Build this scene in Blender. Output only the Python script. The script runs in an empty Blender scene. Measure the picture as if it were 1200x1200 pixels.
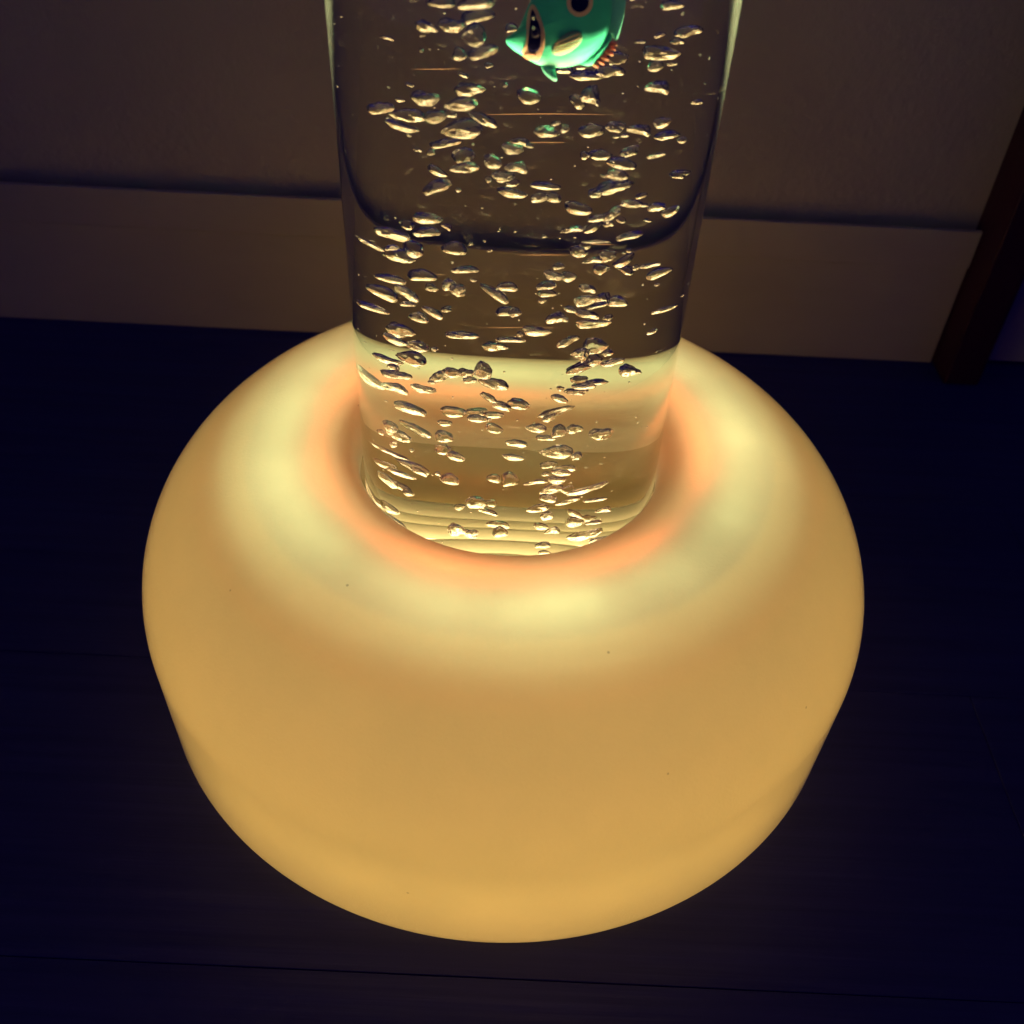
import bpy, bmesh, math, random
from mathutils import Vector, Quaternion, Matrix, noise
R = math.radians
S = bpy.context.scene
COL = S.collection

# ---------------------------------------------------------------- camera
cd = bpy.data.cameras.new('camera')
cam = bpy.data.objects.new('camera', cd)
COL.objects.link(cam)
cd.sensor_width = 36.0
cd.lens = 36.0 * 1146.946 / 1200.0
cd.clip_start = 0.01
cd.clip_end = 50.0
RX = Vector((0.99882933, 0.02959061, 0.038267))
UP = Vector((-0.04817326, 0.68032596, 0.73132478))
FW = Vector((0.00439368, 0.73231208, -0.680955))
M = Matrix((( RX.x, UP.x, -FW.x, 0.0), (RX.y, UP.y, -FW.y, -0.2600509),
            (RX.z, UP.z, -FW.z, 0.3109582), (0, 0, 0, 1)))
cam.matrix_world = M
cd.dof.use_dof = True
cd.dof.focus_distance = 0.30
cd.dof.aperture_fstop = 16.0
S.camera = cam

# ---------------------------------------------------------------- dim room light, exposure
W = bpy.data.worlds.new('World')
S.world = W
W.use_nodes = True
bg = W.node_tree.nodes['Background']
bg.inputs['Color'].default_value = (0.07, 0.05, 1.0, 1)
bg.inputs['Strength'].default_value = 0.10
S.view_settings.view_transform = 'Standard'
S.view_settings.look = 'None'
S.view_settings.exposure = 0.0
S.view_settings.gamma = 1.0
S.view_settings.use_curve_mapping = False
S.render.engine = 'CYCLES'
cy = S.cycles
cy.use_denoising = True
cy.max_bounces = 24
cy.transmission_bounces = 24
cy.glossy_bounces = 12
cy.diffuse_bounces = 6
cy.transparent_max_bounces = 16
cy.sample_clamp_indirect = 6.0
cy.blur_glossy = 0.3
cy.caustics_reflective = True
cy.caustics_refractive = True

# ---------------------------------------------------------------- helpers
def tag(o, label=None, cat=None, group=None, kind=None):
    if label: o['label'] = label
    if cat: o['category'] = cat
    if group: o['group'] = group
    if kind: o['kind'] = kind
    return o

def empty(name, loc=(0, 0, 0)):
    o = bpy.data.objects.new(name, None)
    o.location = loc
    o.empty_display_size = 0.02
    COL.objects.link(o)
    return o

def link(name, me, mat, parent=None, smooth=True):
    o = bpy.data.objects.new(name, me)
    if mat: me.materials.append(mat)
    for p in me.polygons: p.use_smooth = smooth
    COL.objects.link(o)
    if parent: o.parent = parent
    return o

def lathe_mesh(prof, n=192, close_start=False, close_end=False):
    vs, fs = [], []
    for r, z in prof:
        for k in range(n):
            a = 2 * math.pi * k / n
            vs.append((r * math.cos(a), r * math.sin(a), z))
    m = len(prof)
    for i in range(m - 1):
        for k in range(n):
            k2 = (k + 1) % n
            fs.append((i * n + k, i * n + k2, (i + 1) * n + k2, (i + 1) * n + k))
    if close_start: fs.append(tuple(range(n - 1, -1, -1)))
    if close_end: fs.append(tuple(range((m - 1) * n, m * n)))
    me = bpy.data.meshes.new('lathe')
    me.from_pydata(vs, [], fs)
    bm = bmesh.new(); bm.from_mesh(me)
    bmesh.ops.recalc_face_normals(bm, faces=bm.faces)
    bm.to_mesh(me); bm.free()
    return me

def box(bm, x0, x1, y0, y1, z0, z1, bev=0.0):
    g = bmesh.ops.create_cube(bm, size=1.0)
    for v in g['verts']:
        v.co = Vector(((x0 + x1) / 2 + v.co.x * (x1 - x0), (y0 + y1) / 2 + v.co.y * (y1 - y0),
                       (z0 + z1) / 2 + v.co.z * (z1 - z0)))
    if bev:
        es = list({e for v in g['verts'] for e in v.link_edges})
        bmesh.ops.bevel(bm, geom=es, offset=bev, segments=3, affect='EDGES', profile=0.5)

def boxmesh(name, dims, mat, bev, parent=None):
    bm = bmesh.new()
    for d in (dims if isinstance(dims, list) else [dims]): box(bm, *d, bev=bev)
    me = bpy.data.meshes.new(name); bm.to_mesh(me); bm.free()
    return link(name, me, mat, parent, smooth=False)

class NT:
    def __init__(self, name):
        self.m = bpy.data.materials.new(name); self.m.use_nodes = True
        self.t = self.m.node_tree; self.t.nodes.clear()
        self.out = self.n('ShaderNodeOutputMaterial')
    def n(self, typ, **kw):
        nd = self.t.nodes.new(typ)
        for k, v in kw.items():
            if k in nd.inputs: nd.inputs[k].default_value = v
            else: setattr(nd, k, v)
        return nd
    def l(self, a, b): self.t.links.new(a, b)
    def done(self, sock): self.l(sock, self.out.inputs['Surface']); return self.m

def principled(name, col, rough=0.5, spec=0.5, bump=None, var=None, coat=0.0):
    """col; bump=(scale xyz, strength, distance, detail); var=(scale xyz, second colour, low, high)"""
    N = NT(name)
    p = N.n('ShaderNodeBsdfPrincipled')
    p.inputs['Base Color'].default_value = (*col, 1)
    p.inputs['Roughness'].default_value = rough
    p.inputs['Specular IOR Level'].default_value = spec
    p.inputs['Coat Weight'].default_value = coat
    tc = N.n('ShaderNodeTexCoord')
    if var:
        mp = N.n('ShaderNodeMapping'); mp.inputs['Scale'].default_value = var[0]
        nz = N.n('ShaderNodeTexNoise', Scale=1.0, Detail=6.0, Roughness=0.6)
        cr = N.n('ShaderNodeValToRGB')
        cr.color_ramp.elements[0].position = var[2]; cr.color_ramp.elements[0].color = (*col, 1)
        cr.color_ramp.elements[1].position = var[3]; cr.color_ramp.elements[1].color = (*var[1], 1)
        N.l(tc.outputs['Object'], mp.inputs['Vector']); N.l(mp.outputs[0], nz.inputs['Vector'])
        N.l(nz.outputs['Fac'], cr.inputs['Fac']); N.l(cr.outputs['Color'], p.inputs['Base Color'])
    if bump:
        mp = N.n('ShaderNodeMapping'); mp.inputs['Scale'].default_value = bump[0]
        nz = N.n('ShaderNodeTexNoise', Scale=1.0, Detail=bump[3])
        b = N.n('ShaderNodeBump', Strength=bump[1], Distance=bump[2])
        N.l(tc.outputs['Object'], mp.inputs['Vector']); N.l(mp.outputs[0], nz.inputs['Vector'])
        N.l(nz.outputs['Fac'], b.inputs['Height']); N.l(b.outputs[0], p.inputs['Normal'])
    return N.done(p.outputs[0])

def glass(name, ior, col=(1, 1, 1), rough=0.0):
    N = NT(name)
    g = N.n('ShaderNodeBsdfGlass')
    g.inputs['Color'].default_value = (*col, 1)
    g.inputs['IOR'].default_value = ior
    g.inputs['Roughness'].default_value = rough
    return N.done(g.outputs[0])

def emitter(name, col, strength):
    N = NT(name)
    e = N.n('ShaderNodeEmission')
    e.inputs['Color'].default_value = (*col, 1)
    e.inputs['Strength'].default_value = strength
    return N.done(e.outputs[0])

P_RING, P_RED, P_BODY, P_WATER, P_LIP, P_EDGE = 0.00200, 0.00075, 0.0108, 0.085, 0.0017, 0.030

# ---------------------------------------------------------------- materials
FLOOR = principled('dark_wood', (0.009, 0.011, 0.092), 0.55, 0.3, bump=((6, 240, 40), 0.5, 0.0006, 8.0),
                   var=((7, 210, 30), (0.018, 0.021, 0.135), 0.35, 0.7))
WALLM = principled('wall_paint', (0.41, 0.355, 0.25), 0.85, 0.2, bump=((300, 300, 300), 0.7, 0.0008, 5.0),
                   var=((14, 14, 14), (0.365, 0.315, 0.225), 0.3, 0.75))
SKIRT = principled('skirting_paint', (0.41, 0.355, 0.25), 0.6, 0.35, bump=((40, 260, 160), 0.25, 0.0004, 4.0),
                   var=((10, 40, 26), (0.36, 0.31, 0.22), 0.3, 0.75))
POSTM = principled('red_stained_wood', (0.030, 0.004, 0.014), 0.5, 0.3, bump=((160, 160, 9), 0.4, 0.0005, 6.0))
PLASTIC = principled('white_plastic', (0.70, 0.66, 0.58), 0.6, 0.3)
TUBE = glass('clear_acrylic', 1.49, (0.985, 0.995, 0.975))
def water_mat():
    N = NT('water')
    g = N.n('ShaderNodeBsdfGlass'); g.inputs['Color'].default_value = (0.99, 1.0, 0.985, 1); g.inputs['IOR'].default_value = 1.333 / 1.49
    g.inputs['Roughness'].default_value = 0.0
    t = N.n('ShaderNodeBsdfTranslucent'); t.inputs['Color'].default_value = (0.80, 0.95, 0.72, 1)
    ge = N.n('ShaderNodeNewGeometry')          # pale edge light painted in: translucent tint mixed in at grazing view
    fl = N.n('ShaderNodeVectorMath', operation='MULTIPLY'); fl.inputs[1].default_value = (1, 1, 0)
    no = N.n('ShaderNodeVectorMath', operation='NORMALIZE'); dt = N.n('ShaderNodeVectorMath', operation='DOT_PRODUCT')
    ab = N.n('ShaderNodeMath', operation='ABSOLUTE')
    N.l(ge.outputs['Incoming'], fl.inputs[0]); N.l(fl.outputs[0], no.inputs[0]); N.l(no.outputs[0], dt.inputs[0])
    N.l(ge.outputs['Normal'], dt.inputs[1]); N.l(dt.outputs['Value'], ab.inputs[0])
    ml = N.n('ShaderNodeMapRange'); ml.interpolation_type = 'SMOOTHSTEP'
    ml.inputs['From Min'].default_value = 0.730; ml.inputs['From Max'].default_value = 0.702
    ml.inputs['To Min'].default_value = 0.0; ml.inputs['To Max'].default_value = 0.30
    N.l(ab.outputs[0], ml.inputs['Value'])
    nb = N.n('ShaderNodeMath', operation='SUBTRACT'); nb.inputs[0].default_value = 1.0; N.l(ge.outputs['Backfacing'], nb.inputs[1])
    mm = N.n('ShaderNodeMath', operation='MULTIPLY'); N.l(ml.outputs[0], mm.inputs[0]); N.l(nb.outputs[0], mm.inputs[1]); ml = mm
    mx = N.n('ShaderNodeMixShader'); N.l(ml.outputs[0], mx.inputs[0]); N.l(g.outputs[0], mx.inputs[1]); N.l(t.outputs[0], mx.inputs[2])
    return N.done(mx.outputs[0])
WATER = water_mat()
def air_mat():
    N = NT('air_in_water')
    g = N.n('ShaderNodeBsdfGlass'); g.inputs['IOR'].default_value = 1.0 / 1.333; g.inputs['Roughness'].default_value = 0.0
    tc = N.n('ShaderNodeTexCoord'); nz = N.n('ShaderNodeTexNoise', Scale=5.0, Detail=3.0); b = N.n('ShaderNodeBump', Strength=0.10, Distance=0.10)
    N.l(tc.outputs['Object'], nz.inputs['Vector']); N.l(nz.outputs['Fac'], b.inputs['Height']); N.l(b.outputs[0], g.inputs['Normal'])
    return N.done(g.outputs[0])
AIR = air_mat()

def shell_mat():
    N = NT('frosted_shell')
    tc = N.n('ShaderNodeTexCoord')
    nz = N.n('ShaderNodeTexNoise', Scale=900.0, Detail=3.0)
    b = N.n('ShaderNodeBump', Strength=0.25, Distance=0.0004)
    N.l(tc.outputs['Object'], nz.inputs['Vector']); N.l(nz.outputs['Fac'], b.inputs['Height'])
    nz2 = N.n('ShaderNodeTexNoise', Scale=13.0, Detail=8.0, Roughness=0.68)
    N.l(tc.outputs['Object'], nz2.inputs['Vector'])
    cr = N.n('ShaderNodeValToRGB')
    cr.color_ramp.elements[0].position = 0.30; cr.color_ramp.elements[0].color = (0.80, 0.725, 0.565, 1)
    cr.color_ramp.elements[1].position = 0.72; cr.color_ramp.elements[1].color = (0.93, 0.815, 0.64, 1)
    N.l(nz2.outputs['Fac'], cr.inputs['Fac'])
    vo = N.n('ShaderNodeTexVoronoi', Scale=60.0); vo.inputs['Randomness'].default_value = 1.0
    N.l(tc.outputs['Object'], vo.inputs['Vector'])
    sp = N.n('ShaderNodeMapRange'); sp.inputs['From Min'].default_value = 0.020; sp.inputs['From Max'].default_value = 0.033
    sp.inputs['To Min'].default_value = 0.5; sp.inputs['To Max'].default_value = 1.0
    N.l(vo.outputs['Distance'], sp.inputs['Value'])
    ms = N.n('ShaderNodeMixRGB', blend_type='MULTIPLY'); ms.inputs[0].default_value = 1.0
    N.l(cr.outputs['Color'], ms.inputs[1]); N.l(sp.outputs[0], ms.inputs[2])
    tr = N.n('ShaderNodeBsdfTranslucent'); df = N.n('ShaderNodeBsdfDiffuse')
    df.inputs['Color'].default_value = (0.80, 0.74, 0.60, 1)
    N.l(ms.outputs[0], tr.inputs['Color'])
    N.l(b.outputs[0], tr.inputs['Normal']); N.l(b.outputs[0], df.inputs['Normal'])
    mx = N.n('ShaderNodeMixShader'); mx.inputs[0].default_value = 0.30
    N.l(tr.outputs[0], mx.inputs[1]); N.l(df.outputs[0], mx.inputs[2])
    gl = N.n('ShaderNodeBsdfGlossy', Roughness=0.42)
    fr = N.n('ShaderNodeFresnel', IOR=1.35)
    N.l(b.outputs[0], gl.inputs['Normal'])
    m2 = N.n('ShaderNodeMixShader')
    N.l(fr.outputs[0], m2.inputs[0]); N.l(mx.outputs[0], m2.inputs[1]); N.l(gl.outputs[0], m2.inputs[2])
    return N.done(m2.outputs[0])
SHELL = shell_mat()

# ---------------------------------------------------------------- the setting
planks = []
rnd = random.Random(3)
y = -1.190
PW = 0.117
while y < 0.228:
    xs = [-1.6]
    x = -1.6 + rnd.uniform(0.3, 0.9)
    if abs(y + 0.137) < 0.02: xs += [-0.62, 0.1866]
    elif abs(y + 0.020) < 0.02: xs += [-0.45, 0.238]
    else:
        while x < 1.5: xs.append(x); x += 0.9
    xs.append(1.6)
    for a, b in zip(xs[:-1], xs[1:]):
        planks.append((a + 0.00015, b - 0.00015, y + 0.00015, y + PW - 0.00015, -0.012, rnd.uniform(-0.0002, 0.0)))
    y += PW
tag(boxmesh('floor', planks, FLOOR, 0.0002), 'dark wooden plank floor under the lamp', kind='structure')

tag(boxmesh('wall', (-1.6, 1.6, 0.228, 0.30, -0.01, 1.5), WALLM, 0), 'dim plaster wall behind the lamp', kind='structure')

sk = boxmesh('skirting_board', [(-1.6, 0.2385, 0.2160, 0.2186, 0.0605, 0.0815), (-1.6, 0.2385, 0.2172, 0.2186, 0.0, 0.0605)], SKIRT, 0.0004)
tag(sk, 'plain skirting board along the wall behind the lamp', 'skirting board')

post = boxmesh('door_post', (0.2395, 0.2590, 0.1960, 0.2275, 0.0, 1.5), POSTM, 0.0012)
tag(post, 'dark red wooden door post standing at the wall on the right', 'door post')
sk2 = boxmesh('door_panel', (0.2600, 0.90, 0.2190, 0.2272, 0.002, 1.5), SKIRT, 0.0008)
tag(sk2, 'pale flat door panel behind the dark red post', 'door')

# ---------------------------------------------------------------- the bubble lamp
lamp = empty('bubble_lamp')
tag(lamp, 'bubble lamp with glowing yellow rounded base and clear water tube', 'lamp')

def superell(R0, zm, zt, rt, p, n=44):
    o = []
    for i in range(n + 1):
        t = math.pi / 2 * i / n
        c = max(0.0, math.cos(t)) ** (2 / p); s = math.sin(t) ** (2 / p)
        o.append((rt + (R0 - rt) * c, zm + (zt - zm) * s))
    return o[::-1]
prof = [(0.0510, 0.0905), (0.0511, 0.0955), (0.0515, 0.0978), (0.0524, 0.0997), (0.0539, 0.1013), (0.0560, 0.1025), (0.0585, 0.1034), (0.0615, 0.1040),
        (0.0655, 0.1044), (0.0715, 0.1047)]
prof += superell(0.1298, 0.0513, 0.1048, 0.0779, 1.828)
prof += [(0.1297, 0.040), (0.1296, 0.028), (0.1294, 0.017)]
for i in range(13):
    t = math.pi / 2 * i / 12
    prof.append((0.1204 + 0.009 * math.cos(t), 0.0095 - 0.009 * math.sin(t)))
sme = lathe_mesh(prof, 256)
for v in sme.vertices:          # the hole sits a hair off centre, so the gap round the tube is uneven
    rr = math.hypot(v.co.x, v.co.y)
    v.co.x -= 0.0006 * max(0.0, min(1.0, (0.060 - rr) / 0.007))
shell = link('shell', sme, SHELL, lamp)
# collar of the hole that the tube stands in, and the plate inside the base
link('socket', lathe_mesh([(0.0525, 0.0905), (0.0527, 0.060), (0.0560, 0.060), (0.0556, 0.0905)], 128), principled('socket_plastic', (0.34, 0.26, 0.15), 0.6, 0.3), lamp)
link('base_plate', lathe_mesh([(0.0001, 0.004), (0.118, 0.004)], 96), PLASTIC, lamp)
BAFFLE = principled('baffle_plastic', (0.35, 0.33, 0.28), 0.6, 0.3)
link('light_baffle', lathe_mesh([(0.0628, 0.1004), (0.0633, 0.1004), (0.0633, 0.0830), (0.0880, 0.0830), (0.0880, 0.0968), (0.0890, 0.0968), (0.0890, 0.0815), (0.0628, 0.0815), (0.0628, 0.1004)], 128), BAFFLE, lamp)  # added unseen baffle, keeps ring light off the lip and outer body
def disc_mat():
    N = NT('lit_diffuser')
    e = N.n('ShaderNodeEmission', Strength=5.2); e.inputs['Color'].default_value = (1.0, 0.66, 0.30, 1)
    return N.done(e.outputs[0])
disc = link('light_diffuser', lathe_mesh([(0.0001, 0.0602), (0.0464, 0.0602)], 64), disc_mat(), lamp)
def fin_mat():
    N = NT('added_louvre_plastic')
    t = N.n('ShaderNodeBsdfTranslucent'); t.inputs['Color'].default_value = (0.84, 0.85, 0.70, 1)
    d = N.n('ShaderNodeBsdfPrincipled', Roughness=0.2); d.inputs['Base Color'].default_value = (0.62, 0.63, 0.52, 1)
    m = N.n('ShaderNodeMixShader'); m.inputs[0].default_value = 0.6
    N.l(t.outputs[0], m.inputs[1]); N.l(d.outputs[0], m.inputs[2])
    return N.done(m.outputs[0])
FIN = fin_mat()
fin_rings = bpy.data.meshes.new('added_louvre')  # added rings, hide the bright diffuser from low views and give stripes
bm = bmesh.new()
for r0, h in ((0.010, 0.0662), (0.0205, 0.0666), (0.031, 0.0662), (0.0375, 0.0664), (0.0442, 0.0690)):
    me = lathe_mesh([(r0, 0.0606), (r0, h - 0.0003), (r0 + 0.0003, h), (r0 + 0.0011, h), (r0 + 0.0014, h - 0.0003), (r0 + 0.0014, 0.0606), (r0, 0.0606)], 128)
    bm.from_mesh(me)
bm.to_mesh(fin_rings); bm.free()
link('added_louvre', fin_rings, FIN, lamp)
tube = link('tube', lathe_mesh([(0.0001, 0.0570), (0.0488, 0.0570), (0.0496, 0.0574), (0.0500, 0.0582), (0.05, 0.62), (0.0001, 0.62)], 256, False, False), TUBE, lamp)
water = link('water', lathe_mesh([(0.0001, 0.0590), (0.0458, 0.0590), (0.0466, 0.0595), (0.0470, 0.0605), (0.047, 0.60), (0.0001, 0.60)], 256), WATER, tube)

# painted streaks imitating reflections on the inside of the tube's far wall: (start, end angle in degrees, start, end height in mm)
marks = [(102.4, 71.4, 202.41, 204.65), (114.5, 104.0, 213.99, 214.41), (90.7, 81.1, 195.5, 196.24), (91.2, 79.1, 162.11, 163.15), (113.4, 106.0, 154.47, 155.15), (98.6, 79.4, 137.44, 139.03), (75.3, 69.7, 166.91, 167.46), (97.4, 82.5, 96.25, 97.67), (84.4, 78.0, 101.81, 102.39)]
def streak_mat():
    N = NT('reflection_streak')
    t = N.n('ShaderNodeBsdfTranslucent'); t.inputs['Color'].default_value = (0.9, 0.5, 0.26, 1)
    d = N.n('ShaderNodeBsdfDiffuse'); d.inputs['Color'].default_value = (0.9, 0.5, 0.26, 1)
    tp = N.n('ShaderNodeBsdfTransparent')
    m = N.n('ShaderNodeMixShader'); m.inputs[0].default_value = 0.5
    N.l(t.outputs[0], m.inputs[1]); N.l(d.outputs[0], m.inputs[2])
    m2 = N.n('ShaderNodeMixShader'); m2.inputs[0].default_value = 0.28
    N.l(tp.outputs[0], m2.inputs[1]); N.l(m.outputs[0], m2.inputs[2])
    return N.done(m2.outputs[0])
STREAK = streak_mat()
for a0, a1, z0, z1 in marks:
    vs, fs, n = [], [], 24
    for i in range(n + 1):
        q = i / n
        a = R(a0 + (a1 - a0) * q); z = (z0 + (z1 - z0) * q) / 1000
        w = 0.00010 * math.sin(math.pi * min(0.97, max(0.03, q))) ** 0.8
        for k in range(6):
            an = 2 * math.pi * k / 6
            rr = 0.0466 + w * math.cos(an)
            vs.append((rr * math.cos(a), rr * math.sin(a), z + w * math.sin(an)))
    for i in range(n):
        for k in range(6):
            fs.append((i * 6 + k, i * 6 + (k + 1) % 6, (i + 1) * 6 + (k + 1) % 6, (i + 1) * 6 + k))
    me = bpy.data.meshes.new('reflection_streak'); me.from_pydata(vs, [], fs)
    link('reflection_streak', me, STREAK, tube)
link('unseen_cap', lathe_mesh([(0.0001, 0.6215), (0.0525, 0.6215), (0.0530, 0.622), (0.0530, 0.650), (0.0510, 0.654), (0.0001, 0.654)], 96), principled('unseen_cap_dark', (0.03, 0.03, 0.035), 0.5, 0.3), lamp)  # added out of view so the bubbles reflect dark above

# lights in the lamp: LED ring, red LEDs nearer the hole, added fills for body, lip, fish, tube edge
def point(name, loc, power, col, rad):
    l = bpy.data.lights.new(name, 'POINT'); l.energy = power; l.color = col; l.shadow_soft_size = rad
    o = bpy.data.objects.new(name, l); o.location = loc; o.parent = lamp; COL.objects.link(o)
    return o
rl = random.Random(11)
NL = 48
for k in range(NL):
    a = 2 * math.pi * (k + 0.35) / NL
    r = 0.0772 + rl.uniform(-0.001, 0.001)
    point('ring_led', (r * math.cos(a), r * math.sin(a), 0.0950 + rl.uniform(-0.001, 0.001)), P_RING * (1.0 + 0.24 * math.cos(4 * a) + rl.uniform(-0.4, 0.4)), (0.84, 1.0, 0.50), 0.0045)
NR = 84
for k in range(NR):
    a = 2 * math.pi * (k + 0.5) / NR
    r = 0.0650
    v = 0.75 + 0.3 * math.sin(3 * a + 0.4) + 0.25 * math.sin(7 * a + 2.0)
    if v > 0.08: point('red_led', (r * math.cos(a), r * math.sin(a), 0.1008), P_RED * v, (1.0, 0.13, 0.03), 0.0015)
NB = 20
def back(a):                 # fill level by angle, shaped so the wall dims quickly to both sides
    d = abs((math.degrees(a) - 90 + 180) % 360 - 180)
    return 1.5 if d < 20 else 0.55 if d < 40 else 0.22 if d < 75 else 0.75 if d < 95 else 1.0
for k in range(NB):
    a = 2 * math.pi * k / NB
    r = 0.104
    point('body_fill', (r * math.cos(a), r * math.sin(a), 0.036), P_BODY * back(a), (1.0, 0.64, 0.15), 0.012)  # added fill for the glow of the body
for k in range(12):
    a = 2 * math.pi * k / 12
    point('lip_fill', (0.0592 * math.cos(a), 0.0592 * math.sin(a), 0.080), P_LIP, (1.0, 0.42, 0.05), 0.003)  # added amber fill that sets the lip's brown glow
for k in range(8):
    a = 2 * math.pi * (k + 0.5) / 8
    l = bpy.data.lights.new('fish_fill', 'AREA'); l.shape = 'DISK'; l.size = 0.008; l.energy = P_WATER  # added spots inside the water, aimed at the fish to brighten it
    l.color = (1.0, 0.80, 0.48); l.spread = R(16)
    o = bpy.data.objects.new('fish_fill', l)
    o.location = (0.034 * math.cos(a), 0.034 * math.sin(a), 0.0680)
    o.rotation_euler = (Vector((0.0066, -0.0092, 0.238)) - o.location).to_track_quat('-Z', 'Y').to_euler(); o.parent = lamp; COL.objects.link(o)
for k in range(8):
    a = 2 * math.pi * k / 8
    l = bpy.data.lights.new('edge_fill', 'AREA'); l.shape = 'DISK'; l.size = 0.006; l.energy = P_EDGE  # added fill for the tube's pale edge and the fish
    l.color = (1.0, 0.82, 0.50); l.spread = R(44)
    o = bpy.data.objects.new('edge_fill', l)
    o.location = (0.028 * math.cos(a), 0.028 * math.sin(a), 0.0680)
    o.rotation_euler = (R(180), 0, 0); o.parent = lamp; COL.objects.link(o)

# ---------------------------------------------------------------- toy fish floating in the tube
GREEN = principled('green_toy_plastic', (0.030, 0.38, 0.195), 0.45, 0.3, var=((260, 260, 260), (0.040, 0.44, 0.235), 0.3, 0.7))
PALE = principled('pale_green_plastic', (0.12, 0.48, 0.31), 0.4, 0.5)
CREAM = principled('cream_paint', (0.62, 0.36, 0.17), 0.4, 0.4)
BLACK = principled('black_paint', (0.006, 0.005, 0.012), 0.9, 0.0)
PEACH = principled('peach_paint', (0.62, 0.29, 0.14), 0.4, 0.4)
GREY = principled('grey_paint', (0.062, 0.050, 0.040), 0.9, 0.0)

KX, KY = 0.157e-3, 0.180e-3
def f2(pts):   # sketch units of the toy -> metres in its own plane
    return [((x / 6 + 570 - 664) * KX, -(y / 6 - 30) * KY) for x, y in pts]
def smooth_poly(pts, it=2):
    for _ in range(it):
        q = []
        for i in range(len(pts)):
            a, b = pts[i], pts[(i + 1) % len(pts)]
            q.append((a[0] * .75 + b[0] * .25, a[1] * .75 + b[1] * .25)); q.append((a[0] * .25 + b[0] * .75, a[1] * .25 + b[1] * .75))
        pts = q
    return pts
BODY = smooth_poly(f2([(135, 318), (150, 300), (215, 268), (255, 170), (300, 55), (345, -40), (410, -120), (500, -185), (620, -205), (730, -175), (820, -110),
        (868, -10), (884, 90), (882, 180), (872, 265), (840, 345), (785, 410), (700, 468), (600, 500), (480, 506), (385, 492), (320, 470), (255, 430), (180, 388), (140, 350)]))
BC = f2([(585, 150)])[0]
def body_s(x, y):
    """radial fraction of a point inside the body outline"""
    dx, dy = x - BC[0], y - BC[1]
    best = 0.0
    n = len(BODY)
    for i in range(n):
        ax, ay = BODY[i][0] - BC[0], BODY[i][1] - BC[1]
        bx, by = BODY[(i + 1) % n][0] - BC[0], BODY[(i + 1) % n][1] - BC[1]
        ex, ey = bx - ax, by - ay
        den = dx * ey - dy * ex
        if abs(den) < 1e-15: continue
        t = (ax * ey - ay * ex) / den; u = (ax * dy - ay * dx) / den
        if t > 0 and -1e-6 <= u <= 1 + 1e-6: best = max(best, 1 / t)
    return min(1.0, best)
TH = 0.0046
def body_h(x, y): return TH * math.sqrt(max(0.0, 1 - body_s(x, y) ** 2)) ** 1.0
def lens(poly, c, th, off=0.0, rings=9, side=0, surf=None):
    """side 0: closed lens; +1/-1: a patch lying on the body's surface on that side"""
    vs, fs = [], []; n = len(poly)
    for sd in ((1, -1) if side == 0 else (side,)):
        b0 = len(vs)
        vs.append((c[0], c[1], sd * ((surf(*c) if surf else 0) + th + off)))
        for i in range(1, rings + 1):
            s = math.sin(math.pi / 2 * i / rings) if th > 0 else i / rings
            for px, py in poly:
                x, y = c[0] + (px - c[0]) * s, c[1] + (py - c[1]) * s
                z = (surf(x, y) if surf else 0) + th * math.sqrt(max(0, 1 - s * s)) + (off if (i < rings or not surf) else -0.0003)
                vs.append((x, y, sd * z))
        for k in range(n):
            k2 = (k + 1) % n
            f = (b0, b0 + 1 + k, b0 + 1 + k2); fs.append(f)
            for i in range(rings - 1):
                fs.append((b0 + 1 + i * n + k, b0 + 1 + (i + 1) * n + k, b0 + 1 + (i + 1) * n + k2, b0 + 1 + i * n + k2))
    me = bpy.data.meshes.new('fish'); me.from_pydata(vs, [], fs)
    bm = bmesh.new(); bm.from_mesh(me)
    bmesh.ops.remove_doubles(bm, verts=bm.verts, dist=2e-6)
    bmesh.ops.recalc_face_normals(bm, faces=bm.faces)
    bm.to_mesh(me); bm.free()
    return me
def cen(p): return (sum(a for a, _ in p) / len(p), sum(b for _, b in p) / len(p))

fish = empty('toy_fish', (0.00657, -0.00923, 0.24037))
nrm = Vector((0, -1, 0.25)).normalized(); ux = Vector((1, 0, 0)); uy = nrm.cross(ux).normalized()
fish.rotation_mode = 'QUATERNION'
fish.rotation_quaternion = Matrix((ux, uy, nrm)).transposed().to_quaternion()
tag(fish, 'green plastic toy fish with black eye band floating in the tube', 'toy fish')
link('body', lens(BODY, BC, TH, rings=16), GREEN, fish)
def patch(name, pts, mat, off, it=2, par=None):
    p = smooth_poly(f2(pts), it)
    o = None
    for sd in (1, -1):
        o = link(name, lens(p, cen(p), 0.0, off, 8, sd, body_h), mat, par or fish)
    return o
patch('face_band', [(285, 70), (330, 50), (385, 150), (425, 260), (428, 360), (408, 440), (372, 492), (300, 462), (240, 425), (262, 380), (282, 330), (272, 200)], CREAM, 0.00010)
patch('eye_band', [(305, 85), (330, 110), (365, 185), (392, 255), (398, 360), (378, 408), (330, 425), (288, 405), (292, 330), (298, 220)], BLACK, 0.00022)
patch('spot_ring', [(650 + 104 * math.cos(t * math.pi / 8), 58 + 102 * math.sin(t * math.pi / 8)) for t in range(16)], CREAM, 0.00012, 1)
patch('spot', [(650 + 72 * math.cos(t * math.pi / 8), 58 + 70 * math.sin(t * math.pi / 8)) for t in range(16)], BLACK, 0.00024, 1)
patch('lip', [(246, 430), (300, 412), (360, 412), (372, 430), (330, 458), (290, 460)], PEACH, 0.0003)
patch('eye', [(345 + 37 * math.cos(k * math.pi / 8), 268 + 40 * math.sin(k * math.pi / 8)) for k in range(16)], GREY, 0.00032, 1)
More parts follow.
